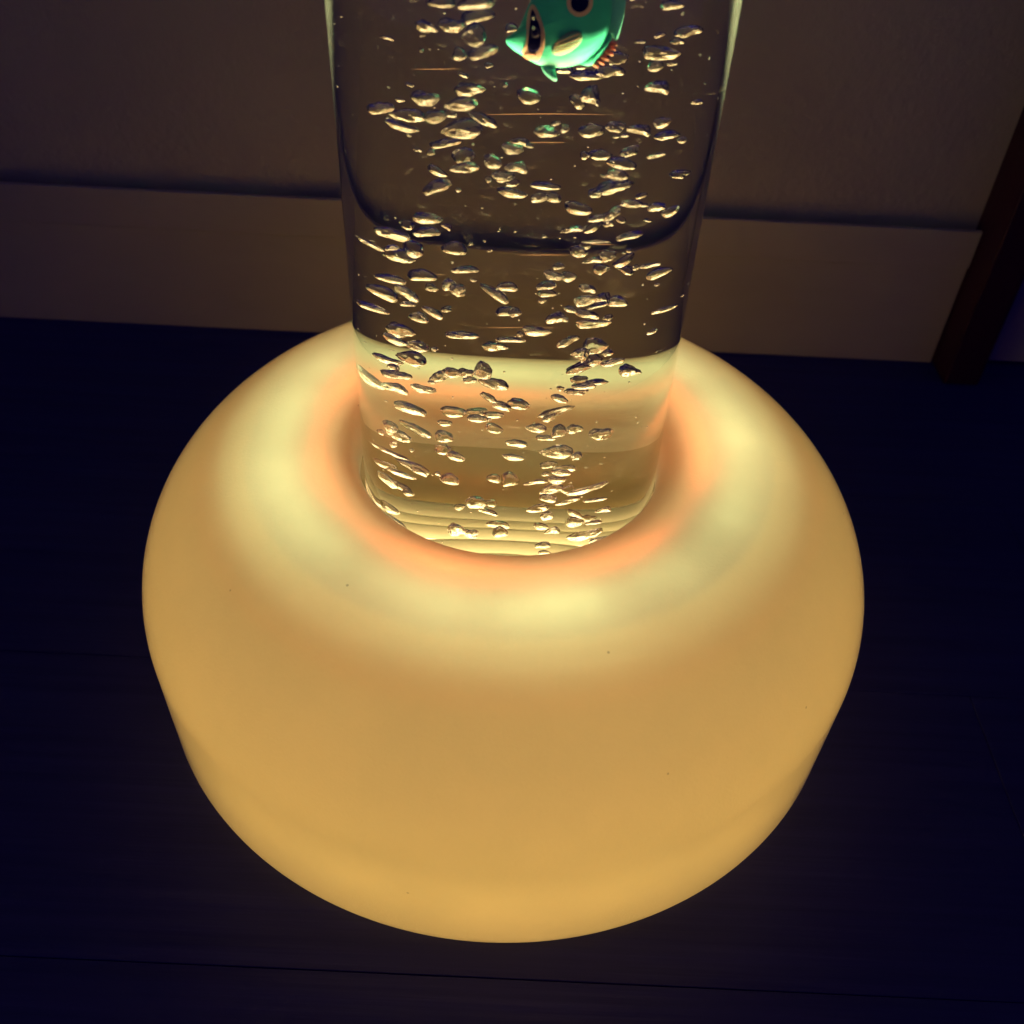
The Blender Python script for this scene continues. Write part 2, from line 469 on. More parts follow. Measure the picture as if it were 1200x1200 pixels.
patch('pupil', [(345 + 20 * math.cos(k * math.pi / 8), 268 + 22 * math.sin(k * math.pi / 8)) for k in range(16)], BLACK, 0.00042, 1)
def fin(name, pts, mat, th, it=1, ridges=None):
    p = smooth_poly(f2(pts), it)
    return link(name, lens(p, cen(p), th, 0, 6), mat, fish)
def ridge(name, lines, rad, mat, z=0.0, both=True):
    """low round ribs along fin rays"""
    vs, fs = [], []
    for (a, b) in lines:
        (x0, y0), (x1, y1) = f2([a, b])
        d = Vector((x1 - x0, y1 - y0, 0)); n = Vector((-d.y, d.x, 0)).normalized()
        for sd in ((1, -1) if both else (1,)):
            base = len(vs)
            for t in range(7):
                q = t / 6; w = rad * (0.35 + 0.65 * math.sin(math.pi * min(0.93, 0.08 + q)) ** 0.5)
                P = Vector((x0, y0, z * sd)) + d * q
                for k in range(6):
                    an = 2 * math.pi * k / 6
                    vs.append(P + n * (w * math.cos(an)) + Vector((0, 0, w * math.sin(an))))
            for t in range(6):
                for k in range(6):
                    fs.append((base + t * 6 + k, base + t * 6 + (k + 1) % 6, base + (t + 1) * 6 + (k + 1) % 6, base + (t + 1) * 6 + k))
            fs.append(tuple(base + k for k in range(5, -1, -1))); fs.append(tuple(base + 36 + k for k in range(6)))
    me = bpy.data.meshes.new(name); me.from_pydata([tuple(v) for v in vs], [], fs)
    return link(name, me, mat, fish)
fin('tail_fin', [(835, -70), (880, -110), (955, -95), (970, 20), (968, 120), (955, 220), (934, 306), (920, 300), (893, 255), (845, 238), (850, 90)], PALE, 0.0008)
fin('anal_fin', [(660, 470), (740, 400), (830, 300), (880, 235), (905, 290), (860, 380), (800, 450), (765, 492)], GREEN, 0.0011)
ridge('anal_fin_edge', [((852, 322), (938, 330)), ((842, 350), (934, 362)), ((826, 378), (920, 400)), ((806, 404), (892, 438)), ((786, 428), (860, 468)), ((764, 452), (820, 492))], 0.00050, PEACH)
fin('pelvic_fin', [(385, 470), (500, 495), (512, 545), (528, 592), (505, 604), (455, 575), (415, 535)], PALE, 0.0009)
fin('dorsal_fin', [(340, -40), (470, -250), (640, -330), (800, -280), (890, -170), (870, -60), (600, -160)], GREEN, 0.0011)
FINM = principled('tan_green_plastic', (0.16, 0.30, 0.14), 0.5, 0.3)
PF = [(466, 398), (482, 342), (526, 290), (600, 246), (664, 244), (694, 272), (680, 332), (616, 388), (550, 420), (490, 420)]
p = smooth_poly(f2(PF), 1)
for sd in (1, -1):
    link('pectoral_fin', lens(p, cen(p), 0.0006, 0.0002, 7, sd, body_h), FINM, fish)
pz = body_h(*cen(p)) + 0.00095
ridge('pectoral_ray', [((492, 340), (660, 264)), ((488, 360), (676, 290)), ((487, 380), (664, 322)), ((494, 398), (628, 354))], 0.00017, CREAM, pz)

# ---------------------------------------------------------------- air bubbles
variants = []
rb = random.Random(5)
for v in range(28):
    bm = bmesh.new()
    bmesh.ops.create_icosphere(bm, subdivisions=4, radius=1.0)
    off = Vector((rb.uniform(-50, 50), rb.uniform(-50, 50), rb.uniform(-50, 50)))
    taper = rb.uniform(-0.32, 0.32); bend = rb.uniform(-0.22, 0.22); amp = rb.choice((0.16, 0.24, 0.32, 0.42)); dent = rb.uniform(0.0, 0.45)
    for q in bm.verts:
        c = q.co.copy()
        w = 1 + amp * noise.noise(c * 0.9 + off) + amp * 0.45 * noise.noise(c * 2.3 + off) + amp * 0.10 * noise.noise(c * 5.0 + off)
        x, y, z = c.x * w, c.y * w, c.z * w
        if y < 0: y *= (1 - dent * max(0.0, 1 - (x * x + z * z) * 1.3))     # flattened underside
        k = 1 + taper * x
        y = y * k + bend * (x * x - 0.4); z *= k
        q.co = Vector((x, y, z))
    me = bpy.data.meshes.new('air_bubble'); bm.to_mesh(me); bm.free()
    for f in me.polygons: f.use_smooth = True
    me.materials.append(AIR)
    variants.append(me)

# photo column/row (for the description), width, height, tilt, then position, half axes (mm) and orientation
BUB = [
(516,8,33,15,0,-17.25,-16.14,244.28,2.65,1.3,2.12,-0.775,-0.63,0.041,-0.02),
(556,8,41,17,8,-10.86,-24.6,246.55,3.37,1.44,2.69,-0.772,-0.627,0.074,-0.075),
(560,25,41,17,8,-9.77,-3.54,239.07,3.24,1.56,2.59,0.774,0.623,-0.081,0.085),
(499,34,24,13,-20,-20.5,-25.3,241.45,2.07,1.12,1.66,-0.771,-0.623,-0.06,0.115),
(530,35,30,16,0,-14.58,-7.9,237.85,2.43,1.46,1.94,0.78,0.625,-0.038,0.023),
(554,47,26,22,0,-10.92,-15.5,237.69,2.12,1.92,1.92,-0.782,-0.623,0.031,-0.022),
(566,63,33,16,14,-9.16,-28.79,238.0,2.75,1.4,2.2,-0.775,-0.611,0.105,-0.119),
(600,40,15,11,0,-3.42,10.1,233.64,1.17,1.03,1.03,0.78,0.625,-0.024,0.024),
(549,107,33,16,0,-11.6,-12.53,225.42,2.72,1.54,2.18,-0.791,-0.61,0.035,-0.025),
(500,117,31,17,0,-20.62,-25.31,226.11,2.87,1.61,2.3,0.793,0.606,-0.052,0.023),
(539,125,36,13,4,-13.64,-26.57,225.66,3.16,1.21,2.53,-0.793,-0.604,0.059,-0.053),
(446,129,29,14,4,-28.95,-7.4,217.51,2.7,1.43,2.16,-0.793,-0.594,0.122,-0.061),
(476,139,35,16,-12,-22.64,5.15,212.78,2.81,1.68,2.25,-0.794,-0.604,-0.006,0.072),
(509,139,26,15,12,-18.82,-23.76,221.63,2.37,1.44,1.89,0.789,0.593,-0.115,0.112),
(472,150,37,11,-16,-25.29,-17.12,216.59,3.49,1.07,2.79,-0.794,-0.601,-0.015,0.09),
(540,155,44,18,3,-12.71,-4.26,213.26,3.73,1.88,2.98,0.798,0.598,-0.059,0.054),
(523,170,35,11,8,-15.03,9.16,205.67,2.81,1.16,2.25,-0.795,-0.588,0.105,-0.108),
(564,142,30,13,-32,-8.84,-6.71,217.05,2.68,1.24,2.15,0.765,0.582,0.16,-0.226),
(619,116,26,18,-6,0.15,-14.81,225.15,2.17,1.74,1.74,0.792,0.609,0.019,-0.025),
(611,169,22,10,-12,-0.85,10.25,206.89,1.79,1.03,1.43,-0.797,-0.595,-0.061,0.083),
(601,176,24,12,-8,-2.6,-29.89,217.42,2.12,1.14,1.7,-0.802,-0.596,-0.025,0.038),
(543,184,24,20,20,-11.81,5.35,204.03,2.04,2.05,2.05,0.777,0.569,-0.171,0.207),
(543,198,28,13,0,-12.5,-18.42,208.36,2.52,1.33,2.02,0.806,0.59,-0.039,0.028),
(577,191,21,16,-20,-6.7,-25.39,212.66,1.86,1.59,1.59,-0.795,-0.586,-0.086,0.129),
(606,197,25,14,-8,-1.46,-26.85,212.12,2.23,1.39,1.78,-0.805,-0.591,-0.027,0.04),
(590,208,25,12,0,-4.22,-18.51,206.98,2.2,1.23,1.76,0.808,0.589,-0.024,0.025),
(513,203,24,10,-30,-16.82,3.97,199.68,2.16,1.01,1.73,-0.776,-0.574,-0.135,0.225),
(512,220,33,15,18,-18.34,-21.53,204.05,3.09,1.57,2.47,0.793,0.566,-0.153,0.169),
(599,227,33,12,-10,-2.37,-6.79,199.03,2.84,1.28,2.28,-0.809,-0.583,-0.041,0.062),
(453,49,15,5,-14,-26.47,-0.96,232.12,1.24,0.45,0.99,0.778,0.622,0.006,-0.086),
(494,62,5,4,0,-20.85,-13.17,233.32,0.4,0.4,0.4,0.784,0.618,-0.053,0.023),
(469,120,12,4,-8,-24.67,-4.96,219.29,1.02,0.43,0.82,0.793,0.607,-0.027,-0.035),
(592,102,5,5,0,-4.58,-29.08,231.3,0.46,0.47,0.47,0.79,0.612,-0.022,0.022),
(573,82,11,7,10,-7.34,13.21,224.17,0.85,0.64,0.68,-0.779,-0.608,0.098,-0.114),
(489,178,10,5,-15,-21.04,-0.8,206.27,0.84,0.5,0.67,0.798,0.595,0.029,-0.095),
(573,211,8,7,0,-7.17,-13.2,204.32,0.72,0.73,0.73,0.808,0.587,-0.03,0.027),
(537,223,7,5,0,-13.5,-17.2,202.42,0.67,0.5,0.53,0.81,0.584,-0.042,0.03),
(746,6,18,8,12,17.93,17.3,239.86,1.28,0.73,1.03,0.762,0.629,-0.079,0.133),
(788,11,27,11,4,26.35,-13.87,245.26,2.28,0.99,1.83,0.772,0.633,0.012,0.052),
(808,43,29,14,12,28.28,5.48,235.08,2.19,1.29,1.75,0.768,0.627,-0.022,0.125),
(774,68,38,16,-6,24.12,0.47,231.59,2.99,1.51,2.39,-0.782,-0.618,-0.074,0.03),
(771,105,27,14,0,25.73,-16.19,228.26,2.42,1.29,1.94,-0.789,-0.613,-0.039,-0.018),
(751,54,12,5,0,20.53,-5.28,235.5,0.99,0.42,0.79,-0.781,-0.624,-0.018,-0.022),
(773,46,14,6,18,24.05,-6.2,237.21,1.1,0.51,0.88,0.763,0.621,-0.081,0.16),
(795,55,16,7,0,26.28,7.64,232.33,1.14,0.7,0.91,0.78,0.623,0.05,0.02),
(788,80,11,4,0,26.28,2.35,228.65,0.87,0.4,0.7,-0.785,-0.618,-0.049,-0.019),
(662,89,19,10,4,6.42,27.63,220.17,1.44,1.05,1.15,0.785,0.614,-0.042,0.064),
(681,84,16,7,0,9.37,17.08,223.88,1.2,0.68,0.96,-0.787,-0.617,0.007,-0.025),
(689,94,35,11,-4,10.8,12.18,223.15,2.69,1.13,2.15,-0.788,-0.615,-0.024,0.012),
(716,90,32,15,2,14.95,10.15,224.74,2.4,1.46,1.92,0.786,0.616,-0.009,0.041),
(724,75,21,15,0,15.43,22.93,224.59,1.53,1.49,1.49,-0.785,-0.619,-0.005,-0.025),
(692,116,21,20,0,12.1,-6.62,223.56,1.75,1.97,1.97,-0.792,-0.611,-0.001,-0.021),
(678,123,17,17,20,9.52,5.97,218.74,1.39,1.67,1.67,0.769,0.594,-0.136,0.193),
(642,156,25,12,-8,4.31,-18.28,218.25,2.13,1.21,1.7,-0.798,-0.6,-0.037,0.042),
(696,155,29,16,4,13.05,-1.4,214.0,2.41,1.62,1.92,0.796,0.602,-0.022,0.055),
(721,152,20,14,-10,17.41,-5.0,215.83,1.7,1.37,1.37,-0.795,-0.598,-0.079,0.066),
(750,155,27,11,-6,22.13,-4.52,215.08,2.27,1.16,1.81,0.797,0.599,0.07,-0.035),
(777,146,21,11,16,26.82,-7.45,217.69,1.9,1.14,1.52,0.783,0.604,-0.045,0.142),
(783,161,26,9,6,26.58,6.8,210.29,2.0,1.02,1.6,-0.795,-0.602,-0.023,-0.066),
(706,184,26,12,-8,14.71,9.03,204.63,2.08,1.34,1.67,-0.801,-0.592,-0.066,0.056),
(738,180,20,12,14,20.98,-8.97,211.09,1.78,1.28,1.42,0.791,0.595,-0.059,0.132),
(729,194,32,15,-12,19.14,-1.83,205.86,2.67,1.58,2.14,0.799,0.586,0.102,-0.091),
(724,207,23,12,-10,19.92,-25.89,210.43,2.13,1.19,1.7,0.804,0.586,0.079,-0.062),
(720,219,39,15,12,18.09,-0.48,199.55,3.36,1.6,2.69,-0.799,-0.585,0.058,-0.125),
(699,227,16,11,-10,14.72,-3.17,198.58,1.36,1.23,1.23,-0.807,-0.581,-0.077,0.073),
(796,206,20,10,-4,28.36,13.54,197.55,1.41,1.19,1.19,-0.802,-0.572,-0.158,0.075),
(639,219,32,10,-6,4.36,3.61,197.8,2.66,1.14,2.13,0.809,0.586,0.029,-0.031),
(633,233,18,11,12,3.55,-19.57,202.36,1.62,1.18,1.3,0.803,0.578,-0.082,0.121),
(649,233,18,11,-14,6.5,-15.04,200.98,1.62,1.19,1.29,-0.806,-0.579,-0.079,0.097),
(679,245,32,15,-14,11.48,-2.6,194.11,2.76,1.64,2.21,-0.806,-0.574,-0.095,0.108),
(718,251,20,12,34,19.85,-27.44,201.4,2.03,1.28,1.63,-0.769,-0.56,0.156,-0.265),
(700,256,20,9,10,15.7,-10.64,194.41,1.82,1.0,1.46,0.808,0.578,-0.047,0.103),
(741,240,23,9,-4,23.47,-20.05,201.22,2.18,0.97,1.74,-0.811,-0.581,-0.062,0.021),
(770,243,21,10,4,29.42,-18.48,199.71,2.27,1.12,1.82,-0.811,-0.582,-0.049,-0.036),
(787,248,18,11,26,33.03,-17.49,197.99,2.13,1.3,1.7,0.792,0.583,-0.031,0.18),
(752,231,14,6,20,23.27,3.26,195.58,1.17,0.7,0.94,0.786,0.58,-0.088,0.195),
(770,183,21,6,14,27.73,-19.32,213.21,2.12,0.58,1.7,0.794,0.597,-0.022,0.114),
(817,123,11,6,0,34.16,-9.38,222.51,1.21,0.58,0.97,-0.791,-0.603,-0.104,-0.015),
(733,161,11,5,0,19.88,-12.63,216.13,0.98,0.45,0.78,0.799,0.601,0.022,0.017),
(723,163,9,4,0,17.23,6.18,210.21,0.71,0.43,0.57,0.799,0.601,0.015,0.02),
(500,257,34,13,-4,-20.85,-24.66,196.62,3.34,1.44,2.67,0.816,0.576,-0.04,0.002),
(460,274,39,13,-12,-27.15,-7.05,184.9,3.91,1.56,3.13,-0.818,-0.572,0.037,0.051),
(500,272,30,13,6,-19.62,-6.16,186.3,2.72,1.45,2.17,-0.814,-0.564,0.105,-0.095),
(532,291,29,17,0,-13.38,6.55,177.73,2.47,2.08,2.08,0.821,0.567,-0.052,0.04),
(486,290,22,21,0,-21.28,4.96,177.19,1.9,2.51,2.51,-0.82,-0.563,0.086,-0.053),
(468,298,34,16,-18,-24.07,7.47,173.38,3.01,1.97,2.41,0.815,0.568,0.012,-0.115),
(435,286,29,6,-28,-32.74,-8.86,181.11,3.47,0.69,2.78,0.808,0.571,-0.012,-0.146),
(545,316,30,10,4,-11.69,-13.2,179.28,2.78,1.12,2.22,0.823,0.559,-0.068,0.071),
(456,325,35,11,-10,-28.55,-9.37,172.32,3.74,1.37,2.99,0.827,0.557,-0.066,-0.025),
(449,340,29,15,-26,-26.78,9.76,160.17,2.8,1.91,2.24,-0.815,-0.558,-0.011,0.158),
(496,321,34,14,-6,-19.07,10.11,167.27,2.85,1.81,2.28,0.827,0.561,-0.039,-0.008),
(477,343,29,12,-36,-25.47,-19.45,172.9,3.26,1.39,2.61,-0.798,-0.549,-0.096,0.231),
(478,355,17,7,0,-25.0,-16.46,168.4,1.86,0.83,1.49,0.831,0.546,-0.094,0.05),
(491,370,21,13,-8,-22.57,-17.57,165.27,2.24,1.66,1.79,0.835,0.549,-0.039,-0.02),
(507,364,23,10,-30,-18.53,-8.86,163.97,2.41,1.19,1.93,0.805,0.542,0.105,-0.217),
(438,358,34,10,-20,-30.48,1.77,157.3,3.8,1.26,3.04,0.83,0.549,-0.075,-0.072),
(526,332,15,14,-20,-15.45,-18.85,176.98,1.54,1.66,1.66,-0.818,-0.556,-0.062,0.133),
(538,339,17,15,20,-13.76,-30.09,180.13,1.78,1.73,1.73,0.807,0.537,-0.153,0.194),
(579,342,36,13,-34,-5.33,-13.68,173.43,3.73,1.42,2.99,-0.788,-0.532,-0.166,0.26),
(594,335,23,11,0,-2.48,-7.44,172.97,2.1,1.34,1.68,0.828,0.559,-0.023,0.029),
(596,363,28,12,-4,-1.82,9.26,158.6,2.45,1.53,1.96,-0.833,-0.553,-0.004,0.011),
(470,383,28,16,-14,-24.62,1.5,152.48,2.74,2.15,2.19,-0.835,-0.547,0.032,0.062),
(465,395,25,10,-24,-26.4,-4.29,151.13,2.75,1.29,2.2,0.827,0.544,0.011,-0.141),
(489,402,25,10,-14,-21.54,-2.51,149.62,2.49,1.31,1.99,-0.837,-0.543,0.008,0.074),
(542,390,35,10,-4,-11.54,-2.17,154.9,3.22,1.29,2.57,0.838,0.545,-0.024,0.002),
(599,397,35,7,-4,-1.17,-29.61,166.11,3.48,0.84,2.78,-0.839,-0.544,-0.004,0.009),
(580,401,27,10,-6,-4.44,6.97,148.22,2.43,1.33,1.95,-0.839,-0.543,-0.01,0.029),
(458,417,29,10,-16,-26.07,6.03,139.27,2.91,1.33,2.33,-0.84,-0.536,0.057,0.057),
(483,415,29,14,-18,-21.81,4.77,142.0,2.83,1.86,2.26,0.835,0.539,0.009,-0.111),
(466,436,32,11,-8,-27.03,-8.49,141.07,3.63,1.54,2.9,0.845,0.527,-0.088,0.007),
(515,438,22,11,14,-17.34,-12.56,144.62,2.31,1.47,1.85,0.825,0.511,-0.154,0.185),
(530,435,20,12,0,-15.0,-25.52,152.44,2.15,1.53,1.72,0.844,0.532,-0.057,0.043),
(548,433,18,11,0,-10.36,-4.02,143.35,1.74,1.42,1.42,0.844,0.533,-0.049,0.044),
(565,434,20,16,10,-7.73,-28.75,155.18,2.11,2.06,2.06,0.836,0.527,-0.091,0.123),
(551,443,15,8,0,-10.66,-28.06,151.8,1.62,1.04,1.3,-0.846,-0.531,0.044,-0.038),
(578,447,28,14,-20,-4.96,-22.74,148.75,2.94,1.76,2.35,-0.833,-0.525,-0.086,0.151),
(431,439,33,14,-34,-35.78,-7.73,136.01,5.57,2.2,4.45,-0.835,-0.527,0.086,0.13),
(463,452,29,12,-14,-29.74,-20.0,141.46,3.88,1.64,3.1,0.847,0.527,-0.065,-0.041),
(496,454,27,9,-10,-22.52,-26.89,146.24,3.19,1.17,2.55,0.847,0.529,-0.034,-0.031),
(552,285,5,5,0,-10.88,-24.51,191.17,0.47,0.5,0.5,0.82,0.57,-0.038,0.03),
(574,293,5,5,0,-6.74,-27.21,190.63,0.51,0.5,0.5,0.822,0.568,-0.029,0.028),
(555,327,8,4,-4,-9.93,-15.62,177.54,0.72,0.45,0.58,0.828,0.561,-0.015,-0.003),
(672,269,26,8,6,11.43,-29.75,198.16,2.46,0.86,1.97,0.815,0.575,-0.028,0.064),
(696,265,23,10,42,14.35,6.2,186.37,2.3,1.03,1.84,-0.727,-0.526,0.239,-0.371),
(713,253,19,11,30,17.63,-4.04,192.76,1.81,1.13,1.44,-0.768,-0.557,0.162,-0.271),
(738,276,28,10,12,23.87,-20.57,193.02,2.79,1.11,2.23,0.811,0.575,-0.023,0.103),
(678,295,20,13,-12,12.6,-19.93,188.58,1.9,1.46,1.52,-0.817,-0.564,-0.08,0.087),
(696,304,23,8,4,15.97,-15.25,184.53,2.15,0.93,1.72,-0.821,-0.568,0.005,-0.048),
(712,299,18,13,0,19.47,-23.44,188.75,1.79,1.43,1.43,0.822,0.569,0.029,0.01),
(732,303,25,11,42,21.03,6.07,176.57,2.57,1.13,2.06,0.734,0.529,-0.212,0.371),
(733,315,17,10,-30,20.87,11.67,171.37,1.62,1.16,1.3,-0.769,-0.508,-0.252,0.297),
(773,319,27,12,22,29.85,-4.3,175.73,2.84,1.42,2.27,-0.806,-0.566,0.021,-0.171),
(762,311,23,6,10,29.7,-19.28,183.88,2.61,0.69,2.09,0.819,0.568,0.028,0.074),
(649,322,23,10,-16,7.76,-27.06,184.49,2.24,1.07,1.79,0.818,0.556,0.091,-0.116),
(667,323,17,11,0,10.95,-16.38,180.15,1.61,1.3,1.3,0.826,0.563,0.007,0.017),
(640,334,21,11,6,6.13,-20.25,178.89,2.0,1.29,1.6,0.825,0.559,-0.04,0.073),
(641,342,21,10,0,5.97,3.96,167.13,1.86,1.25,1.49,0.829,0.558,-0.006,0.023),
(689,338,19,10,-14,15.67,-23.01,179.22,1.9,1.11,1.52,-0.821,-0.551,-0.101,0.108),
(686,351,24,12,8,15.64,-28.78,178.19,2.43,1.39,1.95,0.827,0.556,-0.024,0.078),
(706,347,18,12,0,17.09,9.66,163.43,1.53,1.53,1.53,0.83,0.557,0.032,0.008),
(701,356,23,7,14,17.33,-7.43,168.11,2.19,0.85,1.75,0.819,0.553,-0.06,0.142),
(724,353,24,13,-6,22.8,-21.02,174.41,2.49,1.53,2.0,-0.829,-0.551,-0.082,0.048),
(688,366,27,10,-12,14.2,10.6,157.96,2.35,1.24,1.88,0.824,0.543,0.108,-0.119),
(694,376,35,10,2,15.6,6.01,156.91,3.01,1.26,2.41,-0.834,-0.551,-0.013,-0.031),
(652,370,23,12,16,8.32,-1.6,161.68,2.16,1.48,1.73,0.815,0.542,-0.103,0.177),
(629,386,34,11,-4,4.56,-20.52,165.4,3.27,1.32,2.62,-0.837,-0.547,-0.018,0.016),
(604,364,13,10,0,-0.47,-16.1,169.02,1.27,1.16,1.16,-0.833,-0.552,0.018,-0.026),
(666,398,24,10,28,12.19,-23.55,163.69,2.54,1.19,2.03,-0.799,-0.526,0.143,-0.253),
(696,402,24,18,-10,16.55,2.46,150.98,2.19,2.42,2.42,-0.832,-0.535,-0.104,0.103),
(681,412,17,14,-20,14.48,-7.74,152.84,1.73,1.77,1.77,0.82,0.521,0.148,-0.185),
(697,417,16,13,0,16.93,2.85,146.26,1.47,1.73,1.73,0.841,0.54,0.038,0.002),
(712,411,12,7,0,21.13,-14.22,155.81,1.17,0.96,0.96,-0.84,-0.541,-0.051,0.002),
(720,421,26,9,12,23.3,-17.53,154.17,2.81,1.16,2.25,0.835,0.541,-0.008,0.101),
(680,426,29,13,22,13.88,3.78,143.33,2.83,1.67,2.26,0.808,0.525,-0.122,0.237),
(734,429,15,16,30,22.62,12.29,137.75,1.52,2.07,2.07,0.79,0.527,-0.116,0.29),
(679,440,18,12,20,13.8,5.5,138.13,1.77,1.61,1.61,-0.815,-0.524,0.11,-0.222),
(698,443,25,7,4,17.4,4.09,137.9,2.26,1.03,1.81,-0.844,-0.535,-0.016,-0.043),
(686,449,27,8,0,17.04,-19.77,147.42,2.8,1.08,2.24,-0.846,-0.532,-0.035,-0.003),
(675,455,24,9,-4,14.1,-8.37,140.38,2.34,1.21,1.87,-0.846,-0.529,-0.052,0.035),
(656,463,18,9,-22,10.8,-15.77,141.38,1.93,1.16,1.55,-0.825,-0.509,-0.144,0.198),
(764,388,10,5,18,32.69,-18.5,162.9,1.29,0.72,1.03,-0.827,-0.549,-0.03,-0.114),
(700,283,29,3,0,16.96,-28.21,194.38,2.81,0.38,2.25,-0.819,-0.573,-0.02,-0.012),
(638,276,6,4,0,5.08,-19.71,192.57,0.53,0.46,0.46,0.819,0.574,-0.008,0.021),
(770,332,6,4,0,30.86,-11.4,175.03,0.65,0.48,0.52,0.826,0.554,0.106,-0.013),
(759,258,9,4,-10,25.24,1.15,189.53,0.8,0.45,0.64,0.809,0.565,0.133,-0.095),
(776,360,21,5,18,27.91,13.54,156.66,1.82,0.73,1.46,-0.822,-0.556,-0.04,-0.121),
(482,475,36,13,-18,-23.54,-8.13,129.74,4.13,1.78,3.3,-0.846,-0.525,0.01,0.093),
(534,475,27,13,-4,-12.13,8.93,123.22,2.47,1.84,1.97,-0.851,-0.523,0.036,-0.012),
(560,475,22,10,0,-7.46,10.85,123.02,2.0,1.4,1.6,-0.85,-0.523,0.046,-0.048),
(560,486,21,10,-4,-8.17,-15.73,133.14,2.16,1.33,1.73,0.853,0.522,-0.017,0.001),
(573,463,17,8,-34,-5.93,-22.16,143.66,1.95,1.0,1.56,0.807,0.505,0.154,-0.265),
(589,473,23,10,-18,-2.52,-22.1,140.98,2.44,1.31,1.96,-0.839,-0.519,-0.082,0.14),
(580,481,22,8,0,-3.96,-4.9,129.79,2.14,1.14,1.71,0.851,0.523,-0.03,0.037),
(607,468,25,13,-14,1.04,6.97,128.38,2.38,1.78,1.91,-0.84,-0.521,-0.081,0.126),
(491,496,32,10,-33,-20.06,6.34,115.87,3.63,1.31,2.91,0.819,0.512,0.088,-0.243),
(469,505,22,12,-28,-25.98,-5.2,117.12,2.76,1.77,2.21,-0.841,-0.518,-0.007,0.157),
(523,505,21,13,-4,-14.88,-2.48,118.86,2.11,1.98,1.98,0.856,0.515,-0.049,0.019),
(580,495,18,11,-24,-3.74,2.67,121.22,1.91,1.54,1.54,-0.827,-0.505,-0.123,0.215),
(534,532,20,11,-20,-13.98,-26.5,123.47,2.37,1.48,1.89,0.849,0.508,0.049,-0.134),
(606,513,25,8,-6,1.34,-3.39,119.03,2.44,1.23,1.95,-0.856,-0.515,-0.026,0.039),
(464,522,31,7,-26,-24.02,11.02,101.78,3.49,1.04,2.79,0.849,0.513,-0.026,-0.123),
(487,538,32,12,-26,-20.9,4.55,101.8,3.61,1.77,2.89,0.844,0.508,0.032,-0.17),
(458,537,21,8,-14,-26.18,6.44,98.23,2.49,1.3,1.99,-0.86,-0.494,0.126,-0.02),
(472,548,29,7,-20,-25.57,-5.18,102.13,3.64,1.07,2.91,0.858,0.505,-0.044,-0.08),
(456,557,21,12,-38,-31.32,-12.44,101.11,3.41,1.87,2.73,-0.844,-0.505,0.018,0.181),
(473,560,22,10,-30,-23.31,6.17,91.27,2.73,1.58,2.19,-0.847,-0.504,-0.007,0.168),
(527,556,21,15,0,-14.71,-15.82,109.06,2.33,2.21,2.21,-0.861,-0.5,0.072,-0.061),
(579,551,15,10,-10,-3.47,2.72,102.07,1.52,1.53,1.53,-0.859,-0.505,-0.037,0.077),
(598,552,21,18,0,0.21,10.05,98.02,1.96,2.78,2.78,0.862,0.506,-0.02,0.035),
(559,582,23,14,6,-7.75,-14.39,100.33,2.48,2.14,2.14,0.859,0.492,-0.083,0.114),
(573,592,21,7,-16,-4.83,-14.43,96.94,2.35,1.06,1.88,-0.858,-0.492,-0.063,0.13),
(576,578,13,10,-12,-3.76,9.02,88.63,1.32,1.53,1.53,-0.86,-0.497,-0.05,0.104),
(584,604,25,9,-4,-2.13,-0.6,84.73,2.5,1.44,2.0,-0.87,-0.493,0.0,0.009),
(587,618,18,13,0,-1.62,-24.59,93.87,2.06,2.12,2.12,-0.871,-0.489,0.022,-0.033),
(535,614,18,15,-12,-13.46,-24.76,93.65,2.21,2.29,2.29,-0.869,-0.491,-0.0,0.06),
(553,619,17,11,10,-9.22,-24.65,92.57,2.03,1.7,1.7,-0.858,-0.477,0.108,-0.153),
(448,578,25,10,-40,-25.75,14.07,75.98,3.8,1.67,3.04,0.861,0.49,-0.099,-0.093),
(464,605,23,8,-40,-29.93,-14.95,85.58,3.81,1.34,3.05,0.846,0.493,0.0,-0.202),
(475,609,19,7,-36,-23.75,1.58,75.27,2.69,1.14,2.15,-0.847,-0.492,-0.019,0.202),
(649,477,38,9,16,9.46,-7.73,133.06,3.89,1.27,3.11,0.832,0.517,-0.091,0.179),
(645,486,16,9,30,9.26,-25.57,139.38,1.86,1.14,1.49,0.805,0.5,-0.155,0.28),
(627,499,23,8,-6,5.93,-31.03,138.01,2.49,1.14,1.99,-0.854,-0.518,-0.035,0.039),
(640,505,21,7,-4,7.36,10.13,115.01,1.92,1.09,1.54,-0.855,-0.517,-0.036,0.031),
(655,500,19,16,0,10.7,-3.28,123.61,1.85,2.29,2.29,-0.854,-0.52,-0.018,-0.01),
(672,497,18,10,-4,14.29,-7.9,127.0,1.82,1.44,1.45,-0.852,-0.518,-0.058,0.041),
(703,500,24,14,14,18.66,9.68,116.45,2.24,2.07,2.07,0.84,0.52,-0.036,0.149),
(651,524,35,13,-2,10.72,-12.41,120.34,3.63,1.85,2.9,0.858,0.513,0.032,-0.013),
(643,535,18,9,6,8.38,5.97,106.68,1.72,1.41,1.41,-0.855,-0.51,0.031,-0.087),
(660,540,21,8,-6,11.76,4.34,105.87,2.0,1.3,1.6,-0.857,-0.505,-0.072,0.071),
(657,549,23,8,-4,12.81,-21.43,117.03,2.52,1.19,2.01,0.861,0.505,0.051,-0.038),
(653,557,21,9,0,11.93,-18.14,112.6,2.27,1.33,1.81,0.863,0.505,0.025,0.004),
(645,566,25,9,18,9.65,-6.03,102.64,2.67,1.39,2.14,0.839,0.494,-0.098,0.207),
(643,578,18,11,-18,10.09,-19.9,106.15,2.08,1.61,1.66,-0.847,-0.485,-0.125,0.177),
